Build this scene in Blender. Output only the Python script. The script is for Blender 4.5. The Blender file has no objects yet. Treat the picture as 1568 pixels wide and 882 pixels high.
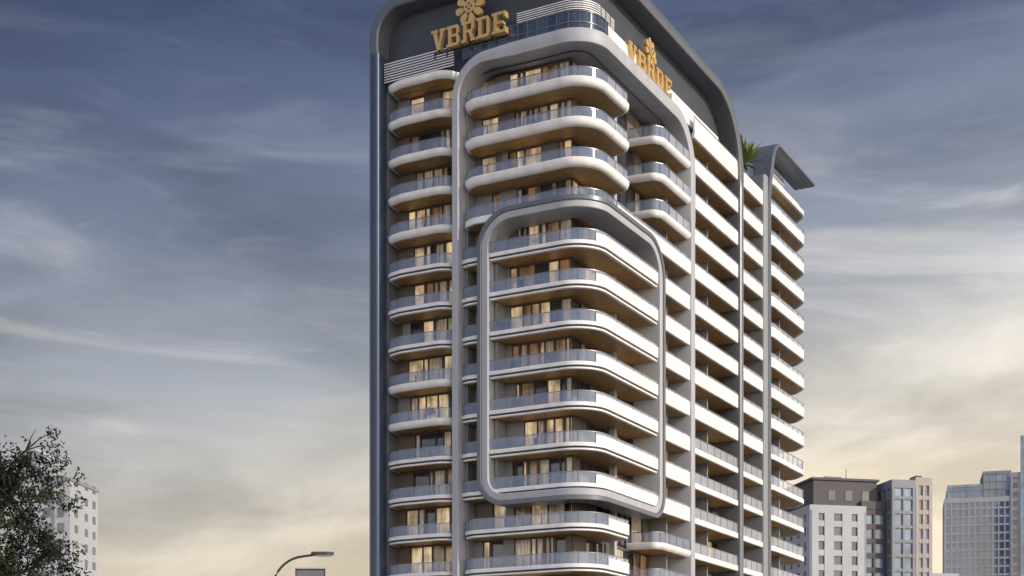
import bpy, bmesh, math, random
from mathutils import Matrix, Vector
random.seed(7)
D=bpy.data; SC=bpy.context.scene
R=math.radians
# ------------------------------------------------------------------ materials
def newmat(name):
    m=D.materials.new(name); m.use_nodes=True
    nt=m.node_tree; b=nt.nodes['Principled BSDF']
    return m,nt,b
def mat(name,col,rough=.6,metal=0,var=.12,scale=1.5,bump=0.0,streak=False,coat=0,alpha=1,emit=None,es=0,spec=.5):
    m,nt,b=newmat(name)
    tc=nt.nodes.new('ShaderNodeTexCoord'); mp=nt.nodes.new('ShaderNodeMapping')
    nt.links.new(tc.outputs['Object'],mp.inputs['Vector'])
    if streak: mp.inputs['Scale'].default_value=(1,1,.12)
    n=nt.nodes.new('ShaderNodeTexNoise'); n.inputs['Scale'].default_value=scale; n.inputs['Detail'].default_value=5
    nt.links.new(mp.outputs[0],n.inputs['Vector'])
    r=nt.nodes.new('ShaderNodeValToRGB')
    r.color_ramp.elements[0].position=.3; r.color_ramp.elements[1].position=.7
    r.color_ramp.elements[0].color=(*[c*(1-var) for c in col],1)
    r.color_ramp.elements[1].color=(*[min(1,c*(1+var)) for c in col],1)
    nt.links.new(n.outputs['Fac'],r.inputs['Fac']); nt.links.new(r.outputs['Color'],b.inputs['Base Color'])
    b.inputs['Roughness'].default_value=rough; b.inputs['Metallic'].default_value=metal
    b.inputs['Coat Weight'].default_value=coat; b.inputs['Alpha'].default_value=alpha
    b.inputs['Specular IOR Level'].default_value=spec
    if emit:
        b.inputs['Emission Color'].default_value=(*emit,1); b.inputs['Emission Strength'].default_value=es
    if bump:
        bp=nt.nodes.new('ShaderNodeBump'); bp.inputs['Strength'].default_value=bump; bp.inputs['Distance'].default_value=.05
        nt.links.new(n.outputs['Fac'],bp.inputs['Height']); nt.links.new(bp.outputs[0],b.inputs['Normal'])
    return m
M_white=mat('white_render',(.79,.775,.755),.42,var=.10,scale=.9,streak=True)
M_grey=mat('grey_render',(.24,.25,.27),.5,var=.10,scale=.8,streak=True)
M_lgrey=mat('pale_grey_render',(.40,.405,.43),.5,var=.08,scale=.8,streak=True)
M_frame=mat('frame_grey_metal',(.13,.14,.16),.35,var=.06,metal=.2)
M_slate=mat('slate_cladding',(.045,.065,.115),.35,var=.12,scale=.5,streak=True)
M_crown=mat('crown_wall_cladding',(.05,.058,.074),.5,var=.12,scale=.6)
M_dark=mat('dark_shadow_gap',(.03,.03,.035),.6)
M_soffit=mat('soffit_timber',(.47,.28,.105),.5,var=.2,scale=2)
M_deck=mat('deck_tile',(.25,.24,.23),.7)
M_pier=mat('pier_taupe',(.13,.105,.09),.6,var=.15)
M_core=mat('core_render',(.14,.14,.155),.7)
M_gold=mat('brass_letters',(.60,.40,.16),.4,metal=.4,var=.1,emit=(1,.6,.2),es=.02)
M_alu=mat('dark_aluminium',(.05,.055,.065),.4,metal=.5)
M_rail=mat('rail_steel',(.20,.22,.26),.35,metal=.6)
def winmat(name,c0,c1,scale,es,emc,rough=.15,coat=.6):
    m,nt,b=newmat(name)
    tc=nt.nodes.new('ShaderNodeTexCoord'); mp=nt.nodes.new('ShaderNodeMapping'); mp.inputs['Scale'].default_value=(scale,scale,scale*.12)
    nt.links.new(tc.outputs['Object'],mp.inputs['Vector'])
    n=nt.nodes.new('ShaderNodeTexNoise'); n.inputs['Scale'].default_value=1; n.inputs['Detail'].default_value=3
    nt.links.new(mp.outputs[0],n.inputs['Vector'])
    r=nt.nodes.new('ShaderNodeValToRGB'); r.color_ramp.elements[0].position=.35; r.color_ramp.elements[1].position=.65
    r.color_ramp.elements[0].color=(*c0,1); r.color_ramp.elements[1].color=(*c1,1)
    nt.links.new(n.outputs['Fac'],r.inputs['Fac']); nt.links.new(r.outputs['Color'],b.inputs['Base Color'])
    if es:
        mx=nt.nodes.new('ShaderNodeMix'); mx.data_type='RGBA'; mx.blend_type='MULTIPLY'; mx.inputs[0].default_value=1
        nt.links.new(r.outputs['Color'],mx.inputs[6]); mx.inputs[7].default_value=(*emc,1)
        n2=nt.nodes.new('ShaderNodeTexNoise'); n2.inputs['Scale'].default_value=.9
        nt.links.new(tc.outputs['Object'],n2.inputs['Vector'])
        mr=nt.nodes.new('ShaderNodeMapRange'); mr.inputs[1].default_value=.35; mr.inputs[2].default_value=.7; mr.inputs[3].default_value=es*.15; mr.inputs[4].default_value=es*1.6
        nt.links.new(n2.outputs['Fac'],mr.inputs[0])
        nt.links.new(mx.outputs[2],b.inputs['Emission Color']); nt.links.new(mr.outputs[0],b.inputs['Emission Strength'])
    b.inputs['Roughness'].default_value=rough; b.inputs['Coat Weight'].default_value=coat; b.inputs['Coat Roughness'].default_value=.03
    return m
W_lit=winmat('lit_room_window',(.40,.30,.19),(.88,.72,.50),2.5,.48,(1,.86,.66))
W_cur=winmat('curtained_window',(.28,.23,.18),(.62,.54,.44),6,.16,(1,.88,.72))
W_dark=winmat('dark_window',(.02,.022,.028),(.06,.06,.07),1,0,(0,0,0),.05,1)
W_brown=winmat('amber_room_window',(.09,.055,.035),(.42,.27,.15),1.6,.28,(1,.78,.52))
def glassmat(name,col,alpha,rough=.08):
    m,nt,b=newmat(name)
    n=nt.nodes.new('ShaderNodeTexNoise'); n.inputs['Scale'].default_value=.35
    tc=nt.nodes.new('ShaderNodeTexCoord'); nt.links.new(tc.outputs['Object'],n.inputs['Vector'])
    r=nt.nodes.new('ShaderNodeValToRGB'); r.color_ramp.elements[0].color=(*[c*.6 for c in col],1); r.color_ramp.elements[1].color=(*[min(1,c*1.4) for c in col],1)
    nt.links.new(n.outputs['Fac'],r.inputs['Fac']); nt.links.new(r.outputs['Color'],b.inputs['Base Color'])
    b.inputs['Roughness'].default_value=rough; b.inputs['Alpha'].default_value=alpha
    b.inputs['Specular IOR Level'].default_value=.8
    return m
M_glass=glassmat('balustrade_glass',(.30,.36,.49),.5)
M_glassw=glassmat('balustrade_glass_pale',(.50,.52,.60),.6)
M_band=winmat('terrace_glazing',(.02,.028,.045),(.07,.09,.12),.8,0,(0,0,0),.08,1)
# ------------------------------------------------------------------ mesh builder
class MB:
    def __init__(s): s.v=[];s.f=[];s.m=[];s.mats=[]
    def mi(s,mt):
        if mt not in s.mats: s.mats.append(mt)
        return s.mats.index(mt)
    def face(s,pts,mt):
        b=len(s.v); s.v+=[tuple(p) for p in pts]; s.f.append(tuple(range(b,b+len(pts)))); s.m.append(s.mi(mt))
    def box(s,x0,x1,y0,y1,z0,z1,mt):
        b=len(s.v); s.v+=[(x,y,z) for z in(z0,z1) for x,y in((x0,y0),(x1,y0),(x1,y1),(x0,y1))]
        for f in((0,3,2,1),(4,5,6,7),(0,1,5,4),(1,2,6,5),(2,3,7,6),(3,0,4,7)):
            s.f.append(tuple(b+i for i in f)); s.m.append(s.mi(mt))
    def prism(s,poly,z0,z1,mt,mb=None,mtop=None):
        n=len(poly); b=len(s.v); s.v+=[(x,y,z0) for x,y in poly]+[(x,y,z1) for x,y in poly]
        s.f.append(tuple(b+i for i in reversed(range(n)))); s.m.append(s.mi(mb or mt))
        s.f.append(tuple(b+n+i for i in range(n))); s.m.append(s.mi(mtop or mt))
        for i in range(n):
            j=(i+1)%n; s.f.append((b+i,b+j,b+n+j,b+n+i)); s.m.append(s.mi(mt))
    def grid(s,rows,mt,closed_prof=True,caps=True,closed_path=False):
        b=len(s.v); k=len(rows[0]); n=len(rows)
        for r in rows: s.v+=[tuple(p) for p in r]
        for i in range(n if closed_path else n-1):
            i2=(i+1)%n
            for j in range(k if closed_prof else k-1):
                j2=(j+1)%k
                s.f.append((b+i*k+j,b+i2*k+j,b+i2*k+j2,b+i*k+j2)); s.m.append(s.mi(mt))
        if caps and closed_prof and not closed_path:
            s.f.append(tuple(b+j for j in range(k))); s.m.append(s.mi(mt))
            s.f.append(tuple(b+(n-1)*k+j for j in reversed(range(k)))); s.m.append(s.mi(mt))
    def sweep(s,path,prof,z,mt,closed=True):
        ns=norms(path)
        s.grid([[(p[0]+n[0]*o,p[1]+n[1]*o,z+h) for o,h in prof] for p,n in zip(path,ns)],mt,closed_prof=closed)
    def tube(s,pts,rads,mt,seg=8):
        rows=[]
        for i,p in enumerate(pts):
            p=Vector(p); a=Vector(pts[max(0,i-1)]); c=Vector(pts[min(len(pts)-1,i+1)])
            d=(c-a).normalized(); u=d.orthogonal().normalized() if abs(d.z)>.9 else d.cross(Vector((0,0,1))).normalized()
            w=d.cross(u); r=rads[i] if isinstance(rads,(list,tuple)) else rads
            rows.append([p+u*r*math.cos(t*2*math.pi/seg)+w*r*math.sin(t*2*math.pi/seg) for t in range(seg)])
        s.grid(rows,mt)
    def build(s,name,parent=None,smooth=True,recalc=True):
        me=D.meshes.new(name); me.from_pydata(s.v,[],s.f)
        for m in s.mats: me.materials.append(m)
        me.polygons.foreach_set('material_index',s.m)
        if recalc:
            bm=bmesh.new(); bm.from_mesh(me); bmesh.ops.recalc_face_normals(bm,faces=bm.faces); bm.to_mesh(me); bm.free()
        if smooth:
            me.polygons.foreach_set('use_smooth',[True]*len(me.polygons)); me.set_sharp_from_angle(angle=R(32))
        me.update(); o=D.objects.new(name,me); SC.collection.objects.link(o)
        if parent: o.parent=parent
        return o
def norms(path):
    out=[]; n=len(path)
    def sn(a,b):
        dx,dy=b[0]-a[0],b[1]-a[1]; l=math.hypot(dx,dy) or 1; return (-dy/l,dx/l)
    for i in range(n):
        a=sn(path[i-1],path[i]) if i>0 else sn(path[0],path[1])
        c=sn(path[i],path[i+1]) if i<n-1 else sn(path[-2],path[-1])
        mx,my=a[0]+c[0],a[1]+c[1]; l=math.hypot(mx,my) or 1; mx/=l;my/=l
        k=1/max(.5,mx*a[0]+my*a[1]); out.append((mx*k,my*k))
    return out
def rpath(pts):
    out=[]
    for i,p in enumerate(pts):
        r=p[2] if len(p)>2 else 0
        if r==0 or i in(0,len(pts)-1): out.append((p[0],p[1])); continue
        P=Vector(p[:2]); A=(Vector(pts[i-1][:2])-P); B=(Vector(pts[i+1][:2])-P)
        la,lb=A.length,B.length; A.normalize();B.normalize()
        ang=A.angle(B); t=min(r/math.tan(ang/2),la*.499,lb*.499); r=t*math.tan(ang/2)
        c=P+(A+B).normalized()*(r/math.sin(ang/2)); a0=P+A*t-c; a1=P+B*t-c
        th0=math.atan2(a0.y,a0.x); d=math.atan2(a1.y,a1.x)-th0
        while d>math.pi:d-=2*math.pi
        while d<-math.pi:d+=2*math.pi
        n=max(4,int(abs(d)*max(r,.8)/.25))
        for k in range(n+1):
            out.append((c.x+r*math.cos(th0+d*k/n),c.y+r*math.sin(th0+d*k/n)))
    q=[out[0]]
    for p in out[1:]:
        if math.hypot(p[0]-q[-1][0],p[1]-q[-1][1])>.01:q.append(p)
    return q
def resample(path,step):
    out=[path[0]]
    for a,b in zip(path,path[1:]):
        l=math.dist(a,b); n=max(1,math.ceil(l/step))
        for k in range(1,n+1): out.append(tuple(a[i]+(b[i]-a[i])*k/n for i in range(len(a))))
    return out
# ------------------------------------------------------------------ tower
TW=D.objects.new('apartment_tower',None); SC.collection.objects.link(TW)
TW.location=(6.53,116.8,0); TW.rotation_euler=(0,0,math.atan2(.877,.4805))
def Z(k): return 21.9+3.3*k
RC=3.0
def plan(s,off):
    q=math.pi*RC/4
    if s<-q: return (off,RC-s-q)
    if s>q: return (RC+s-q,off)
    a=math.pi+ (s+q)/(2*q)*math.pi/2
    return (RC+(RC-off)*math.cos(a),RC+(RC-off)*math.sin(a))
def sU(u): return -(u-RC+math.pi*RC/4)
def sV(v): return v-RC+math.pi*RC/4
def frame(mb,path,sec,mt,closed=False):
    P=[(p[0],p[1]) for p in path]
    rows=[]; n=len(P)
    for i in range(n):
        a=P[i-1] if (i>0 or closed) else P[i]; c=P[(i+1)%n] if (i<n-1 or closed) else P[i]
        dx,dz=c[0]-a[0],c[1]-a[1]; l=math.hypot(dx,dz) or 1; nx,nz=-dz/l,dx/l
        w=path[i][2]/2
        row=[]
        for a_,o in sec:
            x,y=plan(P[i][0]+nx*a_*w,o); row.append((x,y,P[i][1]+nz*a_*w))
        rows.append(row)
    mb.grid(rows,mt,closed_path=closed)
def section(o0,o1,b=.22,e=.12):
    return [(-1,o1),(-1,o0+e),(-1+b*.3,o0+e*.3),(-1+b,o0),(1-b,o0),(1-b*.3,o0+e*.3),(1,o0+e),(1,o1)]
def fpath(pts,w):
    P=rpath(pts); P=resample(P,.45)
    return [(p[0],p[1],w(p) if callable(w) else w) for p in P]
mb=MB()
sa,sb=sU(12.95),sV(21.75)
pA=fpath([(sa,0),(sa,58.95,3.0),(sb,58.95,4.2),(sb,0)],lambda p:.65+(.55)*min(1,max(0,(p[0]-sa)/6)) if p[1]>50 else (.65 if p[0]<0 else 1.0))
frame(mb,pA,section(-.05,2.6),M_lgrey)
mb.build('upper_arch_frame',TW)
mb=MB()
sl,sr=sU(10.0),sV(13.9)
ring=[(sl,33),(sl,45.2,2.4),(sr,45.2,2.8),(sr,21.75,1.6),(sl,21.75,1.8),(sl,33.0)]
pB=fpath(ring,.62)[:-1]
frame(mb,pB,section(-.12,2.5),M_lgrey,closed=True)
pB2=fpath([(sl-.5,33),(sl-.5,45.68,2.9),(sr+.5,45.68,3.3),(sr+.5,21.27,2.1),(sl-.5,21.27,2.3),(sl-.5,33)],.42)[:-1]
frame(mb,pB2,section(-.24,1.5),M_frame,closed=True)
mb.build('middle_ring_frame',TW)
mb=MB(); cl,cr=sU(21.15),sV(34.65)
pC=fpath([(cl,0),(cl,65.6,2.8),(cr,65.6,7.0),(cr,0)],lambda p:1.0 if p[0]<0 else (1.2 if p[1]>58 else .95))
frame(mb,pC,section(-.25,2.2,.35,.3),M_frame)
mb.build('crown_frame',TW)
mb=MB()
ss=[cl+i*(cr-cl)/160 for i in range(161)]
def ftop(s):
    z=65.6
    if s<cl+2.8: z=65.6-2.8+math.sqrt(max(0,2.8**2-(cl+2.8-s)**2))
    if s>cr-7: z=65.6-7+math.sqrt(max(0,49-(s-(cr-7))**2))
    return z
for a,b in zip(ss,ss[1:]):
    x0,y0=plan(a,1.5);x1,y1=plan(b,1.5)
    mb.face([(x0,y0,58.2),(x1,y1,58.2),(x1,y1,max(58.3,ftop(b))),(x0,y0,max(58.3,ftop(a)))],M_crown)
mb.build('crown_wall',TW,recalc=False)
mb=MB()
mb.box(-.1,20,20.66,21.55,0,62.6,M_slate)
mb.box(2.8,56.0,3.45,20.6,0,58.9,M_core)
mb.box(43.6,52,3.4,20.6,58.9,64.6,M_core)
mb.box(2.5,34,3,20.6,58.9,60,M_core)
mb.build('core_walls',TW,smooth=False)
mb=MB()
path=rpath([(1.5,20.62),(-.32,20.62,.25),(-.32,21.62,.5),(12,21.62)])
mb.prism([(p[0],p[1]) for p in path]+[(12,20.62)],0,61.5,M_slate)
mb.build('slate_end_fin',TW)
# ---------------------------------------------------------------- balconies
PTHICK=[(.42,0),(.26,.03),(.1,.15),(.0,.38),(0,.66),(.06,.74),(.3,.74),(.3,.3),(.42,.3)]
PSOFT=[(.5,.04),(.3,.0),(.12,.1),(.03,.25),(0,.42),(0,.55),(.05,.6),(.3,.6),(.3,.3),(.5,.3)]
PTHIN=[(.4,0),(.13,0),(.1,.04),(.1,.15),(.22,.17),(.22,.29),(0,.31),(0,.58),(.04,.62),(.16,.62),(.16,.35),(.4,.35)]
PFLAT=[(.3,.02),(.05,.0),(0,.05),(0,.5),(.05,.56),(.25,.56),(.25,.3),(.3,.3)]
PROF={'thick':(PTHICK,.74),'soft':(PSOFT,.60),'thin':(PTHIN,.62),'flat':(PFLAT,.56)}
slabs=MB(); soff=MB(); glass=MB(); rails=MB(); para=MB()
def runs(path,pred):
    out=[];cur=[]
    for a,b in zip(path,path[1:]):
        if pred(((a[0]+b[0])/2,(a[1]+b[1])/2)):
            if not cur: cur=[a]
            cur.append(b)
        else:
            if cur: out.append(cur); cur=[]
    if cur: out.append(cur)
    return out
def offs(path,o): return [(p[0]+n[0]*o,p[1]+n[1]*o) for p,n in zip(path,norms(path))]
def glazed(path,z0,z1,off,gm,post=1.35):
    p=offs(path,off); acc=0
    for a,b in zip(p,p[1:]):
        glass.face([(a[0],a[1],z0),(b[0],b[1],z0),(b[0],b[1],z1),(a[0],a[1],z1)],gm)
        acc+=math.dist(a,b)
        if acc>post:
            acc=0; rails.box(b[0]-.03,b[0]+.03,b[1]-.03,b[1]+.03,z0-.1,z1-.02,M_rail)
    if len(p)>1: rails.sweep(p,[(-.03,0),(-.03,.06),(.03,.06),(.03,0)],z1,M_rail)
def balcony(path,inner,k,style='thin',white=None,rail=True,top=1.5,gm=None,wtop=1.25,zoff=0,soffm=None):
    z=Z(k)+zoff; prof,base=PROF[style]
    path=resample(path,.6)
    slabs.sweep(path,prof,z,M_white)
    if style=='thin': slabs.sweep(path,[(.15,.18),(.15,.28),(.3,.28),(.3,.18)],z,M_dark)
    poly=offs(path,.28)+inner
    soff.prism(poly,z+.03,z+.29,M_grey,mb=soffm or M_soffit,mtop=M_deck)
    if not rail: return
    o=.16 if style=='thick' else .08
    wp=white or (lambda p:False)
    for r in runs(path,lambda p:not wp(p)): glazed(r,z+base,z+top,o,gm or M_glass)
    for r in runs(path,wp):
        if wtop==0: glazed(r,z+base,z+top,o,M_glassw); continue
        para.sweep(r,[(-.012,.42),(-.012,wtop-.05),(.03,wtop),(.14,wtop),(.14,.42)],z,M_white)
        glazed(r,z+wtop,z+top,.07,M_glassw)
wR=lambda p:p[0]>1.6 and p[1]<1.2
L_path=rpath([(2.6,20.55),(.5,20.3,.9),(0,18.6,2.5),(0,14.6,1.6),(.55,13.7,.8),(1.3,13.3)])
M_path=rpath([(1.3,12.6),(.45,12.25,.6),(0,11.3,1.2),(0,0,3.0),(7.6,0,.9),(8.1,1.6,1.0),(8.1,3.2)])
M7_path=rpath([(1.3,12.6),(.45,12.25,.6),(0,11.3,1.2),(0,0,3.0),(21.2,0)])
B_path=rpath([(.05,9.65),(.05,.05,3.0),(13.5,.05)])
S_path=rpath([(.55,12.6),(.35,12.0,.5),(.3,10.4)])
N_path=rpath([(13.6,3.2),(13.9,.6,.8),(14.9,0,.6),(21.2,0)])
T_path=[(14.4,.1),(21.2,.1)]
C_path=[(22.25,.05),(34.15,.05)]
D_path=[(35.15,.1),(41.95,.1)]
E_path=rpath([(43.65,.4),(45.5,0,2),(56.4,0,2.2),(58.6,1.8,1.5),(58.8,4.5)])
for k in range(-5,12):
    balcony(L_path,[(3,13.3),(3,20.5)],k,'soft' if k>=7 or k in(2,3) else 'thin',rail=(k<11),top=1.42)
    if k in(8,9,10): balcony(M_path,[(8.1,4),(3,4),(3,12.6)],k,'thick',white=lambda p:p[0]>3 and p[1]<2.5,wtop=0)
    elif k==7: balcony(M7_path,[(21.2,4),(3,4),(3,12.6)],k,'flat',white=lambda p:p[0]>5)
    elif 0<=k<=6:
        balcony(B_path,[(13.5,4),(3,4),(3,9.65)],k,'thin',white=wR,wtop=1.3)
        balcony(S_path,[(3,10.4),(3,12.6)],k,'thin')
        balcony(T_path,[(21.2,4),(14.4,4)],k,'flat',white=lambda p:True,wtop=1.35)
    elif k<0: balcony(M_path,[(8.1,4),(3,4),(3,12.6)],k,'thin',white=lambda p:p[0]>3 and p[1]<2.5)
    if k in(8,9,10) or k<0: balcony(N_path,[(21.2,4),(13.6,4)],k,'soft',white=(lambda p:p[0]>16) if k>0 else None,wtop=0 if k>0 else 1.25)
    if k<11:
        lo=k<=2
        balcony(C_path,[(34.15,4),(22.25,4)],k,'flat',white=(lambda p:True) if not lo else None,gm=M_glassw,wtop=1.35)
        balcony(D_path,[(41.95,4),(35.15,4)],k,'flat',white=(lambda p:True) if not lo else None,gm=M_glassw)
    balcony(E_path,[(43.65,4.5)],k,'flat',white=(lambda p:True) if k>3 else None,gm=M_glassw,wtop=1.1)
balcony(C_path,[(34.15,4),(22.25,4)],11,'flat',rail=True,white=lambda p:True,wtop=1.9,top=2.0)
balcony(D_path,[(41.95,4),(35.15,4)],11,'flat',rail=True,white=lambda p:True,wtop=1.5)
balcony(E_path,[(43.65,4.5)],12,'flat',rail=False)
pc=resample([plan(s,0) for s in [sU(9.9)+i*(sV(18.6)-sU(9.9))/120 for i in range(121)]],.6)
slabs.sweep(pc,[(.05,.35),(.1,.9),(.2,1.25),(.7,1.3),(.7,.35)],Z(11),M_white)
soff.prism(offs(pc,.5)+[(18.6,4),(3,4),(3,9.9)],Z(11)+.38,Z(11)+.7,M_grey,mb=M_white)
pr=[p for p in pc if p[0]>4]
para.sweep(resample(pr,.6)+[(26,0),(30,0)],[(.55,1.2),(.6,2.9),(.8,2.9),(.8,1.2)],Z(11),M_white)
pl=[(0,12.6)]+[p for p in pc if p[0]<=4.3]
q=offs(pl,.55)
for a,b in zip(q,q[1:]): glass.face([(a[0],a[1],59.4),(b[0],b[1],59.4),(b[0],b[1],61.1),(a[0],a[1],61.1)],M_band)
q=resample(q,.5)
acc=0
for a,b in zip(q,q[1:]):
    acc+=math.dist(a,b)
    if acc>.85: acc=0; rails.box(b[0]-.06,b[0]+.03,b[1]-.03,b[1]+.03,59.4,61.15,M_frame)
for zz in(60.2,61.1): rails.sweep(q,[(-.05,0),(-.05,.08),(.04,.08),(.04,0)],zz,M_frame)
def louvre(path,z0,z1,n):
    for i in range(n):
        zz=z0+(z1-z0)*i/n
        para.sweep(path,[(0,0),(0,(z1-z0)/n*.42),(.08,(z1-z0)/n*.5),(.08,.04)],zz,M_white)
    for p in path[::4]: rails.box(p[0]+.1,p[0]+.16,p[1]-.03,p[1]+.03,z0,z1,M_alu)
louvre([p for p in offs(pc,.75) if p[1]<7.5 and p[0]<6.0],61.2,62.3,6)
louvre(resample([(.5,20.5),(.5,13.4)],.6),59.1,60.9,8)
slabs.build('balcony_slabs',TW); soff.build('balcony_soffits',TW,smooth=False); glass.build('balustrade_glass',TW,smooth=False,recalc=False)
rails.build('balustrade_rails',TW,smooth=False); para.build('parapets',TW)
mb=MB()
mb.box(8.5,9.0,2.0,2.5,0,59,M_lgrey)
path=rpath([(43.3,3.5),(42.0,3.5),(42.0,-.1,.3),(43.3,-.1,.3),(43.3,3.5)])
mb.prism(path[1:],0,61.5,M_grey)
for x in(28.2,50.4): mb.box(x,x+.25,1.1,3.4,0,58.2,M_grey)
mb.box(18.4,18.6,1.3,3.4,0,58.2,M_grey)
for y in(9.45,10.3): mb.box(.9,2.7,y-.12,y+.12,22.2,45,M_grey)
for y in(13.35,12.5): mb.box(1.2,2.7,y-.1,y+.1,0,58.5,M_grey)
mb.box(1.0,2.6,20.3,20.6,0,58.5,M_core)
mb.build('columns_and_party_walls',TW,smooth=False)
# right wing hood
mb=MB()
pts=rpath([(43.55,0),(43.55,65.4,1.8),(57.6,65.4)]); pts=resample(pts,.8)
rows=[]
for i,p in enumerate(pts):
    a=pts[max(0,i-1)];c=pts[min(len(pts)-1,i+1)];dx,dz=c[0]-a[0],c[1]-a[1];l=math.hypot(dx,dz);nx,nz=-dz/l,dx/l
    f=-.25-.55*min(1,max(0,(p[1]-60)/5))
    rows.append([(p[0]+nx*h,y,p[1]+nz*h) for h,y in((-.2,1.6),(-.2,f+.2),(-.1,f),(.12,f),(.25,f+.2),(.25,1.6))])
mb.grid(rows,M_frame)
mb.build('wing_roof_hood',TW)
mb=MB()
mb.box(43.8,53.0,1.4,5,59,64.9,M_lgrey)
for i in range(13): mb.box(43.8,53.05,1.34,1.4,59.4+i*.42,59.44+i*.42,M_grey)
mb.box(43.8,57,.9,1.05,61.9,63.2,M_white)
mb.build('wing_plant_screen',TW,smooth=False)
# ---------------------------------------------------------------- windows
win=MB(); fr=MB()
def bay(a,b,z0,z1,n,mt):
    win.face([(a[0],a[1],z0),(b[0],b[1],z0),(b[0],b[1],z1),(a[0],a[1],z1)],mt)
HD=.14
for k in range(-5,11):
    z0=Z(k)+.33; z1=Z(k+1)+.02
    y=20.3
    while y>3.3:
        w=random.choice([.5,.8,1.0,1.25,1.6]); y2=max(3.2,y-w)
        t=random.random()
        near=(9.2<y<10.6) or (12.2<y<13.6) or (19.6<y)
        if near: mt=M_pier if random.random()<.5 else M_grey
        else: mt=W_lit if t<.34 else W_cur if t<.62 else W_brown if t<.78 else W_dark if t<.93 else M_pier
        x=2.62
        if mt in(M_pier,M_grey): win.box(x-.2,x,y2,y,z0,z1,mt)
        else:
            bay((x,y),(x,y2),z0,z1-HD,0,mt)
            fr.box(x-.11,x+.02,y-.06,y+.06,z0,z1-HD,M_alu)
            if random.random()<.3 and mt is not W_dark:
                fr.box(x-.03,x+.01,y2+.08,y2+.25,z0,z1-HD,M_pier)
        y=y2
    fr.box(2.5,2.75,3.2,20.3,z1-HD,z1-.005,M_pier)
    x=2.62
    while x<56.4:
        w=random.choice([1.2,1.6,2.0,2.4]); x2=min(56.5,x+w); t=random.random()
        mt=W_lit if t<.10 else W_cur if t<.26 else W_brown if t<.42 else W_dark if t<.75 else M_pier
        yy=3.22
        if mt==M_pier: win.box(x,x2,yy-.2,yy,z0,z1,mt)
        else:
            bay((x,yy),(x2,yy),z0,z1-HD,0,mt); fr.box(x-.05,x+.05,yy-.09,yy+.02,z0,z1-HD,M_alu)
        x=x2
    fr.box(2.62,56.5,3.1,3.35,z1-HD,z1-.005,M_pier)
win.build('window_glazing',TW,smooth=False,recalc=False); fr.build('window_frames',TW,smooth=False)
# ---------------------------------------------------------------- sign
def slab_letters(g,word,W,H,gap):
    x0=-(len(word)*W+(len(word)-1)*gap)/2; c=[0]
    def P(poly):
        c[0]+=1; g.prism(poly,-.2,.2+.005*c[0],M_gold)
    def B(a,b,y0,y1,X): P([(X+a*W,y0*H),(X+b*W,y0*H),(X+b*W,y1*H),(X+a*W,y1*H)])
    for ch in word:
        X=x0
        if ch=='V':
            P([(X+.02*W,H),(X+.34*W,H),(X+.60*W,0),(X+.38*W,0)]); P([(X+.74*W,H),(X+.98*W,H),(X+.62*W,0),(X+.42*W,0)])
            B(-.08,.44,.87,1.0,X); B(.62,1.06,.87,1.0,X)
        else:
            B(.08,.34,0,1,X); B(-.06,.2,.87,1.0,X); B(-.06,.2,0,.13,X)
            if ch in 'BR': B(.3,.85,.86,1,X); B(.3,.85,.45,.57,X); P([(X+.74*W,.52*H),(X+.96*W,.58*H),(X+.98*W,.88*H),(X+.84*W,H),(X+.74*W,.95*H)])
            if ch=='B': B(.3,.88,0,.14,X); P([(X+.76*W,.04*H),(X+.88*W,0),(X+1.0*W,.12*H),(X+1.0*W,.40*H),(X+.88*W,.5*H),(X+.76*W,.46*H)])
            if ch=='R': P([(X+.52*W,.5*H),(X+.78*W,.5*H),(X+1.0*W,0),(X+.74*W,0)]); B(.68,1.08,0,.12,X)
            if ch=='D': B(.3,.78,.86,1,X); B(.3,.78,0,.14,X); P([(X+.74*W,0),(X+.84*W,.02*H),(X+1.0*W,.2*H),(X+1.0*W,.8*H),(X+.84*W,.98*H),(X+.74*W,H)])
            if ch=='E': B(.3,1.0,.87,1,X); B(.3,.80,.44,.56,X); B(.3,1.0,0,.13,X); B(.88,1.0,.72,.9,X); B(.88,1.0,.1,.28,X)
        x0+=W+gap
def sign(rot,loc,name,H,W,gap,ly=2.85,ls=1):
    e=D.objects.new(name,None); SC.collection.objects.link(e); e.matrix_world=TW_m@Matrix.Translation(loc)@rot
    g=MB(); slab_letters(g,'VBRDE',W,H,gap); g.build('letters',e,smooth=False)
    g=MB()
    for i in range(8):
        a=i*math.pi/4+.2
        pet=[]
        for t in range(14):
            th=t*2*math.pi/14
            rx,ry=.40*math.cos(th),.27*math.sin(th)*(1+.35*math.cos(th))
            pet.append((((.86+rx)*math.cos(a)-ry*math.sin(a))*ls,((.86+rx)*math.sin(a)+ry*math.cos(a))*ls))
        g.prism(pet,-.15+.01*i,.15+.02*i,M_gold)
    g.prism([(.52*math.cos(t*math.pi/10),.52*math.sin(t*math.pi/10)) for t in range(20)],-.2,.32,M_gold)
    for i in range(4):
        a=i*math.pi/2; cx,cy=.24*math.cos(a),.24*math.sin(a)
        g.prism([(cx+.11*math.cos(t*math.pi/5),cy+.11*math.sin(t*math.pi/5)) for t in range(10)],.3,.335,M_crown)
    lo=g.build('logo_rosette',e,smooth=False); lo.location=(.1,ly,0)
    st=MB(); w=(5*W+4*gap)/2
    for i in range(7):
        x=-w+2*w*i/6; st.box(x-.04,x+.04,-.5,.05,-.3,-.2,M_alu)
    st.box(-w,w,-.08,.0,-.3,-.2,M_alu); st.box(.05,.15,0,ly-.4,-.3,-.2,M_alu)
    st.build('support_frame',e,smooth=False)
TW_m=Matrix.Translation(TW.location)@Matrix.Rotation(TW.rotation_euler[2],4,'Z')
rl=Matrix(((0,0,-1,0),(-1,0,0,0),(0,1,0,0),(0,0,0,1)))
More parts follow.
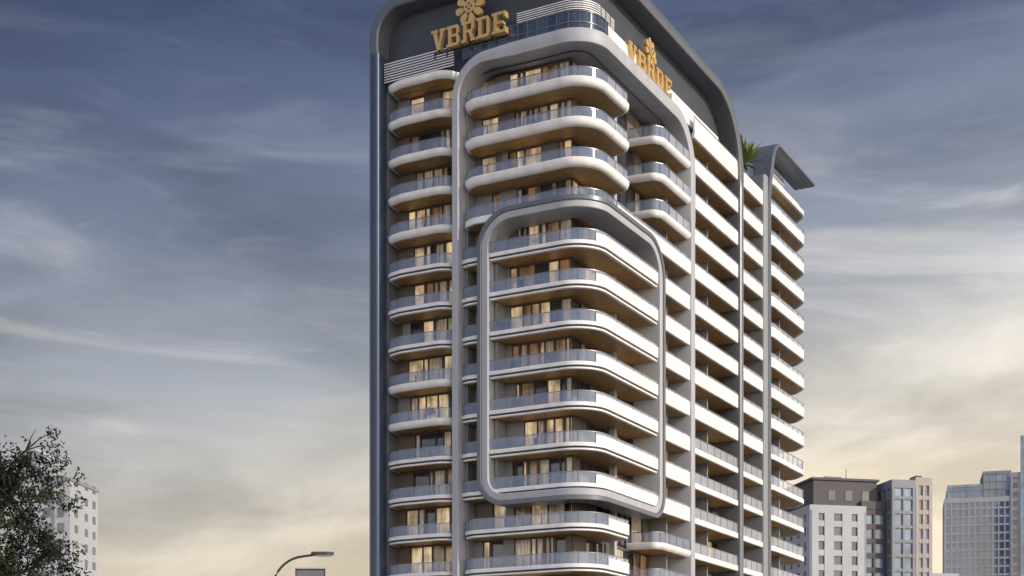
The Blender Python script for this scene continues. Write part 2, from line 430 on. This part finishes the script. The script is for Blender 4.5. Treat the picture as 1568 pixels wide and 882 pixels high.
rr=Matrix(((1,0,0,0),(0,0,-1,0),(0,1,0,0),(0,0,0,1)))
sign(rl,(.15,11.6,60.45),'rooftop_sign',1.75,1.22,.28,2.95,1.1)
sign(rr,(12.4,.5,59.8),'rooftop_sign.001',1.55,1.45,.45,2.45,.95)
# ---------------------------------------------------------------- plants / furniture
M_leaf=mat('leaf_green',(.028,.042,.018),.6,var=.5,scale=3,spec=.2)
M_leafd=mat('leaf_dark',(.010,.014,.009),.7,var=.5,scale=3,spec=.12)
M_yucca=mat('yucca_leaf',(.16,.22,.05),.5,var=.3,scale=2)
M_bark=mat('bark',(.03,.025,.02),.9,bump=.5,scale=8)
M_pot=mat('planter_pot',(.25,.22,.2),.6)
def place(name,lx,ly,z):
    e=D.objects.new(name,None); SC.collection.objects.link(e); e.location=TW_m@Vector((lx,ly,z)); return e
def spiky(mb,n,L,mt,z0=0):
    for i in range(n):
        az=random.uniform(0,2*math.pi); el=random.uniform(.35,1.35); l=L*random.uniform(.7,1.1)
        d=Vector((math.cos(az)*math.cos(el),math.sin(az)*math.cos(el),math.sin(el))); s=Vector((-math.sin(az),math.cos(az),0))*.10*L/1.5
        p=Vector((0,0,z0)); prev=(p-s*.5,p+s*.5)
        for t in(1,2,3):
            q=d*l*t/3+Vector((0,0,z0-.12*l*(t/3)**2*(1.5-el)*2)); wq=s*(1.0,.8,.05)[t-1]
            mb.face([prev[0],prev[1],q+wq,q-wq],mt); prev=(q-wq,q+wq)
e=place('palm_plant',37.8,.9,60.0)
g=MB(); spiky(g,80,3.1,M_yucca,1.2); g.build('fronds',e,smooth=False,recalc=False)
g=MB(); g.tube([(0,0,0),(.05,0,.7),(0,.05,1.3)],[.2,.15,.12],M_bark); g.tube([(0,0,-.9),(0,0,.1)],[.45,.6],M_pot,12); g.build('trunk_and_pot',e)
def leafball(mb,c,r,n,size,mt):
    for i in range(n):
        v=Vector([random.gauss(0,1) for _ in range(3)]).normalized()*r*random.random()**.45
        p=Vector(c)+v; a=Vector([random.gauss(0,1) for _ in range(3)]).normalized(); b=a.orthogonal().normalized()
        s=size*random.uniform(.6,1.3)
        mb.face([p-a*s,p+b*s*.45,p+a*s,p-b*s*.45],mt)
spots=[(1.0,7.2,6),(1.2,4.5,3),(5,.9,6),(7.5,.9,5),(3.2,1.2,2),(1.1,8.2,1),(10,.9,4),(1,16,2),(48,1,3),(52,1,5),(50,1,0),(1.0,9.0,4),(1.2,6,9),(4,1.1,0),(9,.9,1),(6,1,9)]
for i,(x,y,k) in enumerate(spots):
    e=place('potted_plant' if i==0 else 'potted_plant.%03d'%i,x,y,Z(k)+.30)
    g=MB(); g.tube([(0,0,0),(0,0,.5)],[.18,.25],M_pot,10); g.build('pot',e)
    g=MB(); leafball(g,(0,0,1.05),.5,160,.11,random.choice([M_leaf,M_yucca])); g.build('foliage',e,smooth=False,recalc=False)
M_chair=mat('dark_wicker',(.03,.027,.025),.7)
for i,(x,y,k) in enumerate([(1.2,7.0,5),(1.2,8.0,3),(1.3,6.2,1),(1.2,17,7),(1.2,15.5,5),(1.2,18,3),(1.3,8.3,8),(1.2,8.6,6),(1.2,16.5,1),(1.2,7.5,0),(1.2,7.7,2),(1.2,8.1,4),(1.3,9,9),(1.2,15,9),(1.2,10.5,10),(1.2,17.5,4)]):
    e=place('balcony_chair' if i==0 else 'balcony_chair.%03d'%i,x,y,Z(k)+.29); e.rotation_euler=(0,0,random.uniform(0,6))
    g=MB(); g.box(-.3,.3,-.3,.3,.36,.46,M_chair); g.box(-.3,.3,.24,.32,.46,1.25,M_chair)
    g.box(-.34,-.28,-.3,.3,.6,.66,M_chair); g.box(.28,.34,-.3,.3,.6,.66,M_chair)
    for a in(-.31,.26):
        for b in(-.3,.25): g.box(a,a+.05,b,b+.05,0,.6,M_chair)
    g.build('seat_back_and_legs',e,smooth=False)
# ---------------------------------------------------------------- ground
M_ground=mat('ground_paving',(.28,.27,.25),.8,scale=.3,var=.2)
M_asph=mat('asphalt',(.05,.05,.052),.85,scale=3,var=.25,bump=.2)
M_kerb=mat('kerb_concrete',(.4,.39,.37),.8); M_paint=mat('road_paint',(.75,.75,.72),.6)
g=MB(); g.face([(-4000,-4000,0),(4000,-4000,0),(4000,4000,0),(-4000,4000,0)],M_ground); g.build('ground',smooth=False,recalc=False)
g=MB(); g.face([(-600,-14,.006),(600,-14,.006),(600,14,.006),(-600,14,.006)],M_asph); g.face([(-600,66,.006),(600,66,.006),(600,82,.006),(-600,82,.006)],M_asph)
for i in range(-60,60):
    for y in(0,74): g.face([(i*8,y-.08,.012),(i*8+4,y-.08,.012),(i*8+4,y+.08,.012),(i*8,y+.08,.012)],M_paint)
g.build('road',smooth=False,recalc=False)
g=MB()
for y0 in(14,65.7,82,-14.3): g.box(-600,600,y0,y0+.3,0,.14,M_kerb)
g.build('kerb',smooth=False)
# ---------------------------------------------------------------- background buildings
M_bgw=mat('bg_wall_white',(.42,.43,.45),.7,var=.08,scale=.1); M_bgd=mat('bg_wall_dark',(.07,.06,.065),.6,var=.1,scale=.1)
M_bgb=mat('bg_wall_beige',(.38,.33,.30),.7,var=.1,scale=.1)
M_bgg=mat('bg_glass',(.05,.065,.085),.1,var=.6,scale=.25,coat=1); M_bgl=mat('bg_glass_pale',(.13,.20,.30),.12,var=.5,scale=.22,coat=1)
M_bgg2=mat('bg_wall_grey',(.24,.25,.27),.7,var=.08,scale=.1)
def blk(mb,x0,x1,y0,y1,z0,z1,wall,glas,fh=3.2,bw=3.0,sp=1.2,pier=.8,par=1.2,proud=.35,only=None):
    mb.box(x0,x1,y0,y1,z0,z1,glas)
    n=int((z1-z0)/fh)
    for i in range(n+1):
        zz=z0+i*fh
        if zz+sp<z1: mb.box(x0-proud,x1+proud,y0-proud,y1+proud,zz,zz+sp,wall)
    mb.box(x0-proud-.05,x1+proud+.05,y0-proud-.05,y1+proud+.05,z1-.6,z1+par,wall)
    p=proud+.06
    nx=max(1,round((x1-x0)/bw)); ny=max(1,round((y1-y0)/bw))
    for i in range(nx+1):
        x=x0+(x1-x0)*i/nx; a=pier/2*(1.5 if i in(0,nx) else 1)
        mb.box(max(x-a,x0-p),min(x+a,x1+p),y0-p,y0+.1,z0,z1,wall); mb.box(max(x-a,x0-p),min(x+a,x1+p),y1-.1,y1+p,z0,z1,wall)
    for i in range(ny+1):
        y=y0+(y1-y0)*i/ny; a=pier/2*(1.5 if i in(0,ny) else 1)
        mb.box(x0-p-.01,x0+.1,max(y-a,y0-p),min(y+a,y1+p),z0,z1,wall); mb.box(x1-.1,x1+p+.01,max(y-a,y0-p),min(y+a,y1+p),z0,z1,wall)
def bld(name,px,dist,rot):
    e=D.objects.new(name,None); SC.collection.objects.link(e); e.location=(px,dist,0); e.rotation_euler=(0,0,R(rot)); return e
e=bld('apartment_block',80,320,12)
g=MB(); blk(g,-15,-2.5,0,24,0,51.5,M_bgw,M_bgg,3.2,4.1,1.3,2.2); g.build('white_wing',e,smooth=False)
g=MB(); g.box(-13.5,1.6,2,20,52.7,58.6,M_bgd); g.box(-14.0,2.0,1.6,20.4,58.6,59.1,M_bgd)
for x in(-10,-6,-2): g.box(x,x+1.6,1.9,2,54.2,56.4,M_bgg)
g.box(-9,-5,6,12,59.1,60.2,M_bgg2); g.tube([(-3,8,59),(-3,8,62.5)],.08,M_bgd,5)
g.build('dark_roof_storey',e,smooth=False)
g=MB(); blk(g,-2.1,3.2,1.5,22,0,53,M_bgd,M_bgl,3.2,2.6,1.1,.5); g.build('dark_stair_core',e,smooth=False)
g=MB(); blk(g,3.9,8.8,-1.0,20,0,57.5,M_bgg2,M_bgl,3.2,2.4,.7,.4); blk(g,9.6,12.8,-1.0,20,0,58.2,M_bgb,M_bgl,3.2,1.7,1.0,.5)
g.box(11.6,13.0,3,6,59.4,60.6,M_bgd)
g.build('glass_wing',e,smooth=False)
e=bld('low_apartment_block',95,330,8)
g=MB(); blk(g,0,6.5,0,14,0,38,M_bgw,M_bgg,3.2,2.4,1.1,.8); g.build('walls',e,smooth=False)
e=bld('glass_tower',172.5,540,-15)
g=MB(); blk(g,-10.6,12.6,0,20,0,90,M_bgw,M_bgl,3.1,2.2,.7,.45); g.build('body',e,smooth=False)
g=MB(); blk(g,-9.5,2.5,1.2,19,91.3,96,M_bgl,M_bgl,2.8,2.2,.2,.2,par=.4); blk(g,3.2,12.4,.6,19.5,91.3,100.5,M_bgg2,M_bgl,2.8,2.2,.3,.3,par=.4); g.build('glazed_crown',e,smooth=False)
e=bld('residential_tower',172,500,-19)
g=MB(); blk(g,0,24,0,22,0,92,M_bgw,M_bgg,3.2,3,1.3,1.0); g.box(3.2,4.4,-1.5,3,0,105.5,M_bgl); g.box(4.5,20,-1.2,10,0,104,M_bgw)
for i in range(32): g.box(5.2,7.4,-1.32,-1.2,1.5+i*3.2,3.3+i*3.2,M_bgg)
g.build('walls',e,smooth=False)
# left block
e=bld('grey_apartment_block',-92.5,285,-6)
g=MB()
g.box(-7.5,5.8,0,14,0,52.2,M_bgw); g.box(-7.7,6.0,-.2,14.2,52.2,52.8,M_bgg2)
g.box(-4.6,-1.8,1,10,52.8,58.4,M_bgg2); g.box(-4.8,-1.6,.8,10.2,58.4,58.9,M_bgw)
for i in range(17):
    z=2+i*3.1
    for x in(1.2,4.0):
        g.box(x-.65,x+.65,-.12,-.02,z,z+1.6,M_bgg); g.box(x-.75,x+.75,-.3,-.0,z-.15,z-.02,M_bgg2)
    for y in(3,8,12): g.box(5.81,5.9,y-.7,y+.7,z,z+1.5,M_bgg)
for x in(-1.6,2.5): g.box(x,x+.25,-.3,0,0,52,M_bgg2)
g.build('walls',e,smooth=False)
# ---------------------------------------------------------------- street lamp
M_pole=mat('galvanised_pole',(.07,.075,.08),.5,metal=.5)
e=D.objects.new('street_lamp',None); SC.collection.objects.link(e); e.location=(-10.75,65,0)
g=MB(); arm=[(0,0,0),(0,0,4),(0,0,8.3)]+[(.0+1.5*(1-math.cos(t))*1.0,0,8.3+1.55*math.sin(t)) for t in [i*.15 for i in range(1,11)]]+[(1.9,0,9.92),(2.2,0,9.95)]
g.tube(arm,[.11,.09,.07]+[.055]*(len(arm)-3),M_pole,8); g.tube([(0,0,0),(0,0,.5)],[.2,.16],M_pole,10); g.build('pole_and_arm',e)
g=MB(); g.prism([(1.75,-.08),(2.0,-.16),(2.45,-.17),(2.72,-.1),(2.76,0),(2.72,.1),(2.45,.17),(2.0,.16),(1.75,.08)],9.9,10.04,M_pole); g.prism([(2.0,-.12),(2.6,-.12),(2.6,.12),(2.0,.12)],9.85,9.9,M_bgl); g.build('luminaire',e,smooth=False)
e=D.objects.new('road_sign',None); SC.collection.objects.link(e); e.location=(-4.87,35,0)
g=MB(); g.box(-.36,.36,-.03,.03,4.9,5.78,M_alu); g.box(-.33,.33,-.036,-.03,4.93,5.74,M_bgg); g.box(-.37,.37,-.05,.05,5.78,5.81,M_bgw); g.tube([(0,.08,0),(0,.08,5.7)],.05,M_pole)
g.build('panel_and_post',e,smooth=False)
# ---------------------------------------------------------------- tree
e=D.objects.new('leafy_tree',None); SC.collection.objects.link(e); e.location=(-11.85,30,0)
tr=MB(); lf=MB()
tr.tube([(0,0,0),(.05,0,1.2),(-.05,.05,2.4),(.1,0,3.6),(.05,.05,5.0),(0,0,7.4)],[.3,.24,.2,.16,.1,.03],M_bark,10)
tips=[]
for i in range(85):
    z=random.uniform(2.0,7.0); az=random.uniform(0,2*math.pi); L=random.uniform(1.4,3.5)*(1-.10*max(0,z-3.2))
    p=Vector((0,0,z)); d=Vector((math.cos(az),math.sin(az),random.uniform(.05,.55))).normalized(); pts=[p]
    for s in range(5):
        d=(d+Vector([random.gauss(0,.16) for _ in range(3)])).normalized(); p=p+d*L/5; pts.append(p.copy())
        if s>=1:
            for _ in range(3):
                dd=(d+Vector([random.gauss(0,.7) for _ in range(3)])).normalized(); q=p+dd*random.uniform(.3,.7)
                tr.tube([p,(p+q)/2+Vector((0,0,.04)),q],[.018,.012,.005],M_bark,4); tips.append(q)
    tr.tube(pts,[.07,.055,.045,.03,.02,.01],M_bark,6); tips.append(p.copy())
for t in tips:
    if random.random()<.22: continue
    leafball(lf,t,random.uniform(.14,.38),random.randint(35,85),.05,random.choice([M_leaf,M_leafd,M_leafd,M_leafd,M_leafd]))
tr.build('trunk_and_limbs',e); lf.build('foliage',e,smooth=False,recalc=False)
# ---------------------------------------------------------------- world
W=D.worlds.new('World'); SC.world=W; W.use_nodes=True; nt=W.node_tree; N=nt.nodes; Lk=nt.links
bg=N['Background']
tc=N.new('ShaderNodeTexCoord'); sx=N.new('ShaderNodeSeparateXYZ'); Lk.new(tc.outputs['Generated'],sx.inputs[0])
def math_(op,a,b=None,c=None,clamp=False):
    n=N.new('ShaderNodeMath'); n.operation=op; n.use_clamp=clamp
    for i,v in enumerate((a,b,c)):
        if v is None: continue
        if isinstance(v,(int,float)): n.inputs[i].default_value=v
        else: Lk.new(v,n.inputs[i])
    return n.outputs[0]
def noise(scale,rot,loc,sc,det,rough,dist):
    m=N.new('ShaderNodeMapping'); m.inputs['Rotation'].default_value=rot; m.inputs['Location'].default_value=loc; m.inputs['Scale'].default_value=scale
    Lk.new(tc.outputs['Generated'],m.inputs[0]); n=N.new('ShaderNodeTexNoise'); n.inputs['Scale'].default_value=sc; n.inputs['Detail'].default_value=det; n.inputs['Roughness'].default_value=rough; n.inputs['Distortion'].default_value=dist
    Lk.new(m.outputs[0],n.inputs['Vector']); return n.outputs['Fac']
def mrange(v,a,b,c,d,smooth=True):
    n=N.new('ShaderNodeMapRange'); n.interpolation_type='SMOOTHSTEP' if smooth else 'LINEAR'
    for i,x in enumerate((a,b,c,d)): n.inputs[i+1].default_value=x
    Lk.new(v,n.inputs[0]); return n.outputs[0]
def lin(c): return tuple(((v/255)/12.92 if v/255<.04045 else ((v/255+.055)/1.055)**2.4) for v in c)
def ramp(v,stops):
    rp=N.new('ShaderNodeValToRGB'); Lk.new(v,rp.inputs['Fac']); cr_=rp.color_ramp
    cr_.elements[0].position=stops[0][0]; cr_.elements[0].color=(*lin(stops[0][1]),1); cr_.elements[1].position=stops[-1][0]; cr_.elements[1].color=(*lin(stops[-1][1]),1)
    for p,c in stops[1:-1]:
        el=cr_.elements.new(p); el.color=(*lin(c),1)
    return rp.outputs['Color']
nw=noise((1.3,1.3,3.5),(0,0,0),(0,0,0),1.6,4,.5,0)
elev=math_('ADD',sx.outputs['Z'],math_('MULTIPLY',math_('SUBTRACT',nw,.5),.10))
elev2=math_('ADD',elev,math_('MULTIPLY',sx.outputs['X'],-.13))
base=ramp(elev2,[(0,(244,226,194)),(.13,(230,214,188)),(.20,(202,197,188)),(.27,(160,164,172)),(.35,(114,123,144)),(.42,(84,95,123)),(.52,(56,69,100)),(1,(95,110,145))])
cld=ramp(elev2,[(.06,(246,230,206)),(.25,(216,212,206)),(.38,(156,160,172)),(.52,(92,102,126))])
n1=noise((1.4,1.4,8.5),(0,R(10),0),(0,0,0),1.9,10,.55,1.0)
n2=noise((2.2,2.2,9),(0,R(-8),0),(5.3,1.2,3),2.4,10,.58,1.3)
n3=noise((1,1,2.6),(0,0,0),(1.7,4,.6),1.5,6,.5,.4)
cm=math_('MULTIPLY',math_('MAXIMUM',mrange(n1,.47,.72,0,.85),mrange(n2,.52,.76,0,.8)),mrange(n3,.3,.62,.25,1))
ca=N.new('ShaderNodeMix'); ca.data_type='RGBA'; Lk.new(cm,ca.inputs[0]); Lk.new(base,ca.inputs[6]); Lk.new(cld,ca.inputs[7])
dk=noise((1.5,1.5,6),(0,R(6),0),(3.1,.7,2),2.2,7,.55,.7)
dr=mrange(dk,.34,.66,.76,1.16)
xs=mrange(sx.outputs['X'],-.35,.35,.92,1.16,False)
rear_fill=mrange(sx.outputs['Y'],.45,-.6,1,3.2)  # added fill: unseen sky behind the camera brightened to light the facades
fac=math_('MULTIPLY',math_('MULTIPLY',dr,xs),rear_fill)
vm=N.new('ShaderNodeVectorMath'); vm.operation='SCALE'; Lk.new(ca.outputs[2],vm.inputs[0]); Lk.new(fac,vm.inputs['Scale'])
sk=N.new('ShaderNodeTexSky'); sk.sky_type='NISHITA'; sk.sun_disc=False; sk.sun_elevation=R(24)
sd=Vector((.86,-.50,0)).normalized()
sk.sun_rotation=math.atan2(sd.x,sd.y)
sk.dust_density=2
vs=N.new('ShaderNodeVectorMath'); vs.operation='SCALE'; Lk.new(sk.outputs[0],vs.inputs[0]); vs.inputs['Scale'].default_value=.006
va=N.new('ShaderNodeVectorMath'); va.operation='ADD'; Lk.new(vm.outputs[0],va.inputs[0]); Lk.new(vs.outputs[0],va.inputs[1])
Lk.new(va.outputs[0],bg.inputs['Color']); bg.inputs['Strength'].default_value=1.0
sl_=D.lights.new('sun','SUN'); sl_.energy=3.1; sl_.angle=R(1.5); sl_.color=(1,.91,.80)
so=D.objects.new('sun',sl_); SC.collection.objects.link(so)
dv=Vector((sd.x*math.cos(R(24)),sd.y*math.cos(R(24)),math.sin(R(24))))
so.rotation_euler=dv.to_track_quat('Z','Y').to_euler(); so.location=(60,-40,80)
c=D.cameras.new('camera'); co=D.objects.new('camera',c); SC.collection.objects.link(co); SC.camera=co
co.location=(0,0,1.7); co.rotation_euler=(R(90),0,0); c.sensor_width=36; c.lens=50.95; c.shift_y=.4394; c.shift_x=0; c.clip_end=9000; c.clip_start=.1
SC.view_settings.view_transform='Standard'; SC.view_settings.look='None'; SC.view_settings.exposure=0
